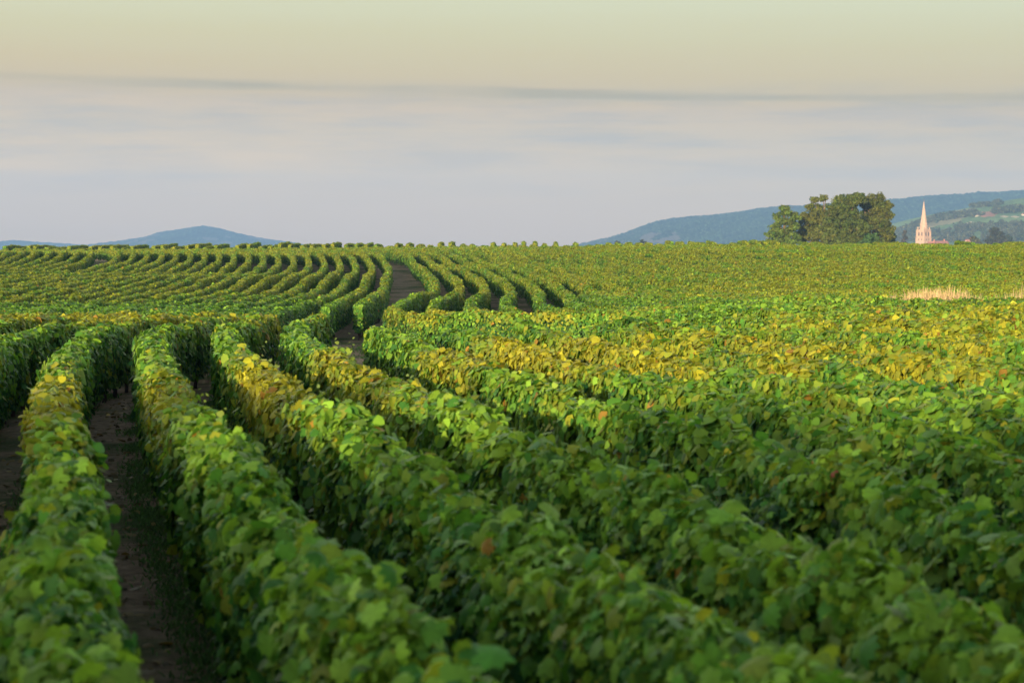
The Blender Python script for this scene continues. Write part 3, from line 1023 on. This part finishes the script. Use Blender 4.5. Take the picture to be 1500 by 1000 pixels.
c = np.where(((fx > 1464) & (fx < 1492) & (np.abs(fy - 317.2) < 0.9))[:, None], np.array([0.5, 0.42, 0.28]), c)
c = np.where(((fx > 1417) & (fx < 1430) & (np.abs(fy - 326.5) < 0.9))[:, None], np.array([0.5, 0.40, 0.28]), c)
c = c * np.exp(rng.normal(0, 0.1, len(c)))[:, None]
tag(link_mesh("hillside", np_mesh("hillside", V, [Q_], [M_TINT], [c], smooth=True)), kind="structure")

# woods and hedgerows on it: one mass of small trees
wc, wr, wcol = [], [], []
BANDS = [((1424, 303), (1466, 300), 1.5, 40), ((1338, 330), (1384, 318), 4, 45), ((1384, 320), (1436, 314), 2.5, 60), ((1452, 313), (1520, 306), 2.5, 70), ((1310, 345), (1420, 346), 4.5, 130),
         ((1400, 338), (1510, 334), 3.5, 120), ((1300, 330), (1345, 322), 5, 70), ((1300, 352), (1420, 352), 3, 120), ((1440, 350), (1520, 345), 7, 130), ((1360, 322), (1375, 316), 3, 20)]
r = np.random.default_rng(77)
for (xa, ya), (xb, yb), sp, nn in BANDS:
    for _ in range(nn):
        t = r.random()
        X_, Y_ = hill_hit(xa + (xb - xa) * t, ya + (yb - ya) * t + r.normal(0, sp * 0.6))
        s_ = r.uniform(3.0, 5.6)
        z_ = float(hillside_z(X_, Y_))
        for q in range(5):
            wc.append((X_ + r.normal(0, s_ * .4), Y_ + r.normal(0, s_ * .4), z_ + s_ * r.uniform(.35, 1.1))); wr.append(s_ * r.uniform(.4, .65))
v_, ps, cl = cluster_leaves(np.array(wc), np.array(wr), 22, 2.1, (0.085, 0.098, 0.050), 0.22, r, 1.0)
tag(link_mesh("woodland", np_mesh("woodland", v_, ps, [M_TREE], cl)), "far hedgerows and woods on the hillside", None, None, "stuff")

# single trees one can tell apart down by the village
for nm, lab, ix, top, wid, dd_, base_, shp in (
        ("conifer_tree", "dark pointed conifer left of the church spire", 1324, 338, 13, 1250, (0.065, 0.06, 0.035), "cone"),
        ("broadleaf_tree", "large round tree with a bare reddish trunk at far right behind the crest", 1459, 333, 34, 1150, (0.05, 0.055, 0.035), "round"),
        ("broadleaf_tree", "low olive green tree between the church and the large round tree", 1430, 345, 24, 1180, (0.085, 0.09, 0.035), "round"),
        ("broadleaf_tree", "bluish dark tree just behind the large round tree at far right", 1476, 344, 24, 1300, (0.04, 0.06, 0.035), "round"),
        ("broadleaf_tree", "small dark tree poking over the crest below the tan field of the wooded hill", 942, 350, 9, 1000, (0.045, 0.05, 0.03), "round"),
        ("broadleaf_tree", "small rounded tree over the crest left of the darker one on the wooded hill", 904, 352, 10, 1000, (0.05, 0.065, 0.035), "round")):
    X_, Zt = px(ix, top, dd_)
    zb = float(gz(X_, dd_)); H = Zt + EYE - zb; w_ = wid * dd_ / F_PX / 2
    if shp == "cone":
        bl = [(0, 0, H * f, w_ * (1.05 - f) + .4, H * .10) for f in (.25, .4, .55, .7, .82, .92)]
    else:
        bl = [(0, 0, H * .72, w_ * .7, H * .26), (-w_ * .45, 0, H * .6, w_ * .55, H * .2), (w_ * .45, 0, H * .62, w_ * .55, H * .2), (0, 0, H * .5, w_ * .8, H * .2), (-.3 * w_, 0, H * .85, w_ * .35, H * .13)]
    make_tree(nm, lab, X_, dd_, bl, base_, M_PALEBARK, 300 + ix, None, z0=zb, leaf=1.1, clump=1.7, trunk_r=.7, npc=26)

# unseen strip of wood added behind the camera to shade the nearest rows
wc, wr = [], []
r = np.random.default_rng(88)
for x in np.arange(-80, 50, 2.1):
    top = 14.9 + 0.5 * math.sin(x * 0.9) + r.normal(0, 0.25)
    for q in range(34):
        yy = -67 + r.normal(0, 3.0)
        f = (q + r.random()) / 34
        wc.append((x + r.normal(0, 1.4), yy, float(gz(x, yy)) + 0.6 + f * (top - 2.2))); wr.append(r.uniform(1.2, 1.7))
v_, ps, cl = cluster_leaves(np.array(wc), np.array(wr), 40, 0.95, (0.055, 0.075, 0.03), 0.2, r, 1.0)
tag(link_mesh("shade_wood", np_mesh("shade_wood", v_, ps, [M_TREE], cl)), "added unseen wood behind the camera that shades the nearest rows", None, None, "stuff")

# ------------------------------------------------------------------ church and houses
M_STONE = noise_mat("church_stone", (0.48, 0.33, 0.245), (0.60, 0.42, 0.32), 0.5, c3=(0.40, 0.28, 0.21))
M_DARKST = noise_mat("belfry_shadow", (0.10, 0.08, 0.07), (0.15, 0.12, 0.10), 1.0)
M_TILE = noise_mat("roof_tile", (0.34, 0.15, 0.105), (0.46, 0.22, 0.16), 0.6)
M_WALL = noise_mat("pale_render", (0.62, 0.55, 0.47), (0.74, 0.68, 0.60), 0.4)
DC = 1500.0
CX = px(1352, 0, DC)[0]
zc = float(gz(CX, DC))
k_ = DC / F_PX
ch = empty("church_tower", (CX, DC, zc))
tag(ch, "pale pink stone church tower with a tall pointed spire, right of the clump of trees", "church")
zt = lambda iy: (HORIZ - iy) * k_ + EYE - zc
HT = zt(337.5)                                   # top of the belfry
zl, zm = zt(347.5), zt(352)
rot = math.radians(38)
sq = 3.55
m = MB()
m.box(-sq - .3, sq + .3, -sq - .3, sq + .3, -1, zl, rot)
m.box(-sq, sq, -sq, sq, zl, HT, rot)
m.build("tower", M_STONE, ch)
m = MB()
for z_, o_ in ((zl - .1, .55), (HT, .42)):
    m.box(-sq - o_, sq + o_, -sq - o_, sq + o_, z_, z_ + .55, rot)
m.build("cornice", M_STONE, ch)
for sx, sy in ((-1, -1), (1, -1), (1, 1), (-1, 1)):       # stepped corner buttresses
    m = MB()
    ca, sa = math.cos(rot), math.sin(rot)
    cx, cy = sx * sq, sy * sq
    c2 = (cx * ca - cy * sa, cx * sa + cy * ca)
    m.box(-.62, .62, -.62, .62, -1, zl - 0.3, rot, c2)
    m.box(-.42, .42, -.42, .42, zl + .47, HT - .3, rot, c2)
    m.build("buttress", M_STONE, ch)
    m = MB()                                              # corner pinnacles at the foot of the spire
    c3 = (c2[0] * .84, c2[1] * .84)
    m.box(-.34, .34, -.34, .34, HT + .56, HT + 1.7, rot, c3)
    m.add([(c3[0] - .4, c3[1] - .4, HT + 1.72), (c3[0] + .4, c3[1] - .4, HT + 1.72), (c3[0] + .4, c3[1] + .4, HT + 1.72), (c3[0] - .4, c3[1] + .4, HT + 1.72), (c3[0], c3[1], HT + 3.1)],
          [(3, 2, 1, 0), (0, 1, 4), (1, 2, 4), (2, 3, 4), (3, 0, 4)])
    m.build("pinnacle", M_STONE, ch)
for face in range(4):                                      # paired belfry openings and lower lancets
    a = rot + face * math.pi / 2
    ca, sa = math.cos(a), math.sin(a)
    for off in (-1.45, 1.45):
        for z0_, z1_, w_, dpt in ((zl + 1.0, HT - 1.2, .62, sq), (zm, zl - 1.0, .42, sq + .3)):
            m = MB()
            pr = [(-w_, z0_), (w_, z0_), (w_, z1_ - .7), (w_ * .6, z1_ - .2), (0, z1_), (-w_ * .6, z1_ - .2), (-w_, z1_ - .7)]
            vs = []
            for yy in (-dpt - .06, -dpt + .25):
                for ax, az in pr:
                    vs.append(((ax + off) * ca - yy * sa, (ax + off) * sa + yy * ca, az))
            n_ = len(pr)
            m.add(vs, [tuple(range(n_)), tuple(reversed(range(n_, 2 * n_)))] + [(i, i + n_, (i + 1) % n_ + n_, (i + 1) % n_) for i in range(n_)])
            m.build("window", M_DARKST, ch)
m = MB()
HS = zt(294.5)
vs = [(3.1 * math.cos(rot + math.pi / 8 + i * math.pi / 4), 3.1 * math.sin(rot + math.pi / 8 + i * math.pi / 4), HT + .56) for i in range(8)]
vs += [(2.65 * math.cos(rot + math.pi / 8 + i * math.pi / 4), 2.65 * math.sin(rot + math.pi / 8 + i * math.pi / 4), HT + 4.2) for i in range(8)]
vs += [(.10 * math.cos(rot + math.pi / 8 + i * math.pi / 4), .10 * math.sin(rot + math.pi / 8 + i * math.pi / 4), HS) for i in range(8)]
fs = [(i + 8 * b, (i + 1) % 8 + 8 * b, (i + 1) % 8 + 8 * b + 8, i + 8 * b + 8) for i in range(8) for b in (0, 1)]
fs += [tuple(reversed(range(8))), tuple(range(16, 24))]
m.add(vs, fs)
sp = m.build("spire", M_STONE, ch)
for i in range(0, 8, 2):                                   # dormer lights low on the spire
    a = rot + i * math.pi / 4
    ca, sa = math.cos(a), math.sin(a)
    m = MB()
    zb = HT + 3.2
    vs = []
    for yy in (-3.05, -2.2):
        for ax, az in ((-.5, zb), (.5, zb), (.5, zb + 1.7), (0, zb + 2.7), (-.5, zb + 1.7)):
            vs.append((ax * ca - yy * sa, ax * sa + yy * ca, az))
    m.add(vs, [(0, 1, 2, 3, 4), (9, 8, 7, 6, 5)] + [(j, j + 5, (j + 1) % 5 + 5, (j + 1) % 5) for j in range(5)])
    m.build("spire_dormer", M_STONE, sp)
m = MB()
m.box(-.06, .06, -.06, .06, HS - .1, HS + 1.6); m.box(-.45, -.07, -.05, .05, HS + .95, HS + 1.08); m.box(.07, .45, -.05, .05, HS + .95, HS + 1.08)
m.build("cross", M_DARKST, sp)


def house(label, ix, iy_eave, iy_ridge, wid, d_, rotz, wall=None, zbase=None, chim=True):
    X_, Ze = px(ix, iy_eave, d_)
    zb = float(gz(X_, d_)) if zbase is None else zbase
    w_ = wid * d_ / F_PX / 2
    he = Ze + EYE - zb; hr = px(0, iy_ridge, d_)[1] + EYE - zb
    o = empty("house", (X_, d_, zb)); o.rotation_euler.z = rotz
    tag(o, label, "house", "village houses")
    dp = min(w_, 5.5)
    m = MB()
    vs = [(sx * w_, sy * dp, z) for z in (-1, he) for sx, sy in ((-1, -1), (1, -1), (1, 1), (-1, 1))] + [(-w_, 0, hr - .15), (w_, 0, hr - .15)]
    m.add(vs, [(0, 1, 5, 4), (1, 2, 6, 9, 5), (2, 3, 7, 6), (3, 0, 4, 8, 7), (3, 2, 1, 0), (4, 5, 9, 8), (6, 7, 8, 9)])
    m.build("wall", wall or M_WALL, o)
    m = MB()
    e = .5
    for s_ in (-1, 1):
        ys = s_ * (dp + e); sl_ = (hr - he) / dp
        a = [(-w_ - e, ys, he - e * sl_), (w_ + e, ys, he - e * sl_), (w_ + e, 0, hr), (-w_ - e, 0, hr)]
        b = [(x, y, z + .22) for x, y, z in a]
        m.add(a + b, [(0, 1, 2, 3), (7, 6, 5, 4), (0, 4, 5, 1), (1, 5, 6, 2), (2, 6, 7, 3), (3, 7, 4, 0)])
    rf = m.build("roof", M_TILE, o)
    if chim:
        m = MB(); m.box(w_ * .55, w_ * .55 + .9, -.45, .45, hr - .6, hr + 1.5); m.build("chimney", M_TILE, rf)
    for s_ in (-.5, .5):
        m = MB(); m.box(s_ * w_ - .5, s_ * w_ + .5, -dp - .05, -dp + .2, he * .62, he * .62 + 1.3); m.build("window", M_DARKST, o)
    return o


house("long red tiled house roof just right of the church tower over the crest", 1376, 357.2, 353.2, 20, 1460, 0.08)
house("low red roofed house at the foot of the church tower, half hidden by vines", 1364, 357, 354, 9, 1420, -0.3)
house("salmon coloured house beside the low olive tree right of the church", 1418, 355.5, 351, 9, 1440, 0.3)
for lab, ix, iy, w_, hpx, rz_ in (("tiny white house with red roof on the hillside above the spire's right", 1384, 317, 5, 3.2, .4),
                                  ("tiny pale house on the hillside below the middle field", 1407, 332, 4, 2.4, -.3),
                                  ("white house at the right edge of the photo on the hillside", 1499, 316, 6, 3.0, .2),
                                  ("pinkish house on the hillside left of the red earth cutting", 1430, 317, 5, 3.0, .6)):
    X_, Y_ = hill_hit(ix, iy)
    zb = float(hillside_z(X_, Y_))
    house(lab, ix, HORIZ - (zb + hpx * .62 * Y_ / F_PX - EYE) * F_PX / Y_, HORIZ - (zb + hpx * Y_ / F_PX - EYE) * F_PX / Y_, w_, Y_, rz_, zbase=zb, chim=False)

# ------------------------------------------------------------------ dry grass and lane grass
def blades(xy, hgt, wid, lean, base, var, mat, name, label, r, seedheads=False):
    n = len(xy)
    a = r.uniform(0, 6.28, n)
    dx = np.column_stack([np.cos(a), np.sin(a), np.zeros(n)]) * wid[:, None]
    b = np.column_stack([xy, gz(xy[:, 0], xy[:, 1]) - 0.02])
    ln = np.column_stack([r.normal(0, lean, (n, 2)), np.ones(n)]) * hgt[:, None]
    mid = b + ln * 0.55
    top = b + ln * np.array([1.15, 1.15, 1.0])
    V = np.stack([b - dx, b + dx, mid + dx * .8, mid - dx * .8, top + dx * .15, top - dx * .15], 1).reshape(-1, 3)
    k0 = np.arange(n)[:, None] * 6
    Q = np.vstack([k0 + np.array([[0, 1, 2, 3]]), k0 + np.array([[3, 2, 4, 5]])])
    c = np.array(base) * np.exp(r.normal(0, var, n))[:, None]
    o = link_mesh(name, np_mesh(name, V, [Q], [mat], [np.vstack([c, c])]))
    return tag(o, label, None, None, "stuff")


r = np.random.default_rng(5)
DS = 50.5
xs_ = []
for a, b, n in ((1288, 1432, 1300), (1330, 1372, 600), (1380, 1425, 600), (1440, 1462, 16), (1470, 1500, 120), (1488, 1530, 160)):
    xs_.append(r.uniform(a, b, n))
ix = np.concatenate(xs_)
d_ = DS + r.normal(0, 0.7, len(ix))
xy = np.column_stack([(ix - 750) * d_ / F_PX, d_])
hh = np.interp(ix, [1285, 1320, 1345, 1375, 1400, 1425, 1435, 1470, 1485, 1530], [1.12, 1.25, 1.34, 1.40, 1.36, 1.26, 1.0, 1.2, 1.45, 1.6])
blades(xy, hh * np.clip(r.normal(0.93, 0.085, len(ix)), .6, 1.14), r.uniform(0.008, 0.022, len(ix)), 0.12, (0.50, 0.37, 0.21), 0.2, M_STRAW, "dry_grass", "patch of tall straw coloured dry grass behind the front block at right", r)

# grass tufts along the lanes of the foreground
pts = []
for n in (1.5, 2.5, 3.5, 4.5):
    dd = r.uniform(4, 34, 26000)
    u = r.normal(0.30, 0.10, len(dd))
    X_ = np.interp(dd, LB[:, 0], LB[:, 1]) - (n - u) * np.interp(dd, LW[:, 0], LW[:, 1])
    keep = (_gr(X_ * 0.6 + 9, dd * 0.25) + r.normal(0, .35, len(dd)) > -0.25)
    pts.append(np.column_stack([X_, dd])[keep])
dd = r.uniform(52, 72, 2500)
pts.append(np.column_stack([np.interp(dd, [52, 62, 72], [-3.6, -4.4, -4.5]) + r.normal(0, .3, len(dd)), dd]))
xy = np.vstack(pts)
blades(xy, r.uniform(0.015, 0.07, len(xy)), r.uniform(0.004, 0.011, len(xy)) * np.clip(xy[:, 1] / 18, 1, 3), 0.45, (0.10, 0.20, 0.05), 0.3, M_GRASS, "grass", "short grass growing along the lanes", r)

# fallen leaves and clods in the foreground lanes
n = 1500
dd = r.uniform(4, 34, n)
X_ = np.interp(dd, LB[:, 0], LB[:, 1]) - r.choice([1.5, 2.5, 3.5, 4.5], n) * np.interp(dd, LW[:, 0], LW[:, 1]) + r.normal(0, .22, n)
P_ = np.column_stack([X_, dd, gz(X_, dd) + 0.012])
Nr_ = r.normal(0, 0.35, (n, 3)); Nr_[:, 2] = 1
cc = np.array([0.22, 0.15, 0.05]) * np.exp(r.normal(0, .4, (n, 1)))
v_, ps, cl = leaf_faces(P_, Nr_, r.normal(0, 1, (n, 3)), r.uniform(.04, .10, n), cc, 1)
tag(link_mesh("fallen_leaves", np_mesh("fallen_leaves", v_, ps, [M_GRASS], cl)), "fallen leaves lying on the lanes", None, None, "stuff")

# ------------------------------------------------------------------ haze
m = bpy.data.materials.new("haze_air")
m.use_nodes = True
t = m.node_tree
t.nodes.clear()
o_ = t.nodes.new("ShaderNodeOutputMaterial")
pv = t.nodes.new("ShaderNodeVolumePrincipled")
pv.inputs["Color"].default_value = (0.262, 0.475, 0.88, 1)
pv.inputs["Density"].default_value = HAZE
pv.inputs["Anisotropy"].default_value = 0.0
t.links.new(pv.outputs[0], o_.inputs["Volume"])
hz = MB().box(-6000, 6000, -150, 7600, -60, 260).build("haze", m)
tag(hz, kind="stuff")
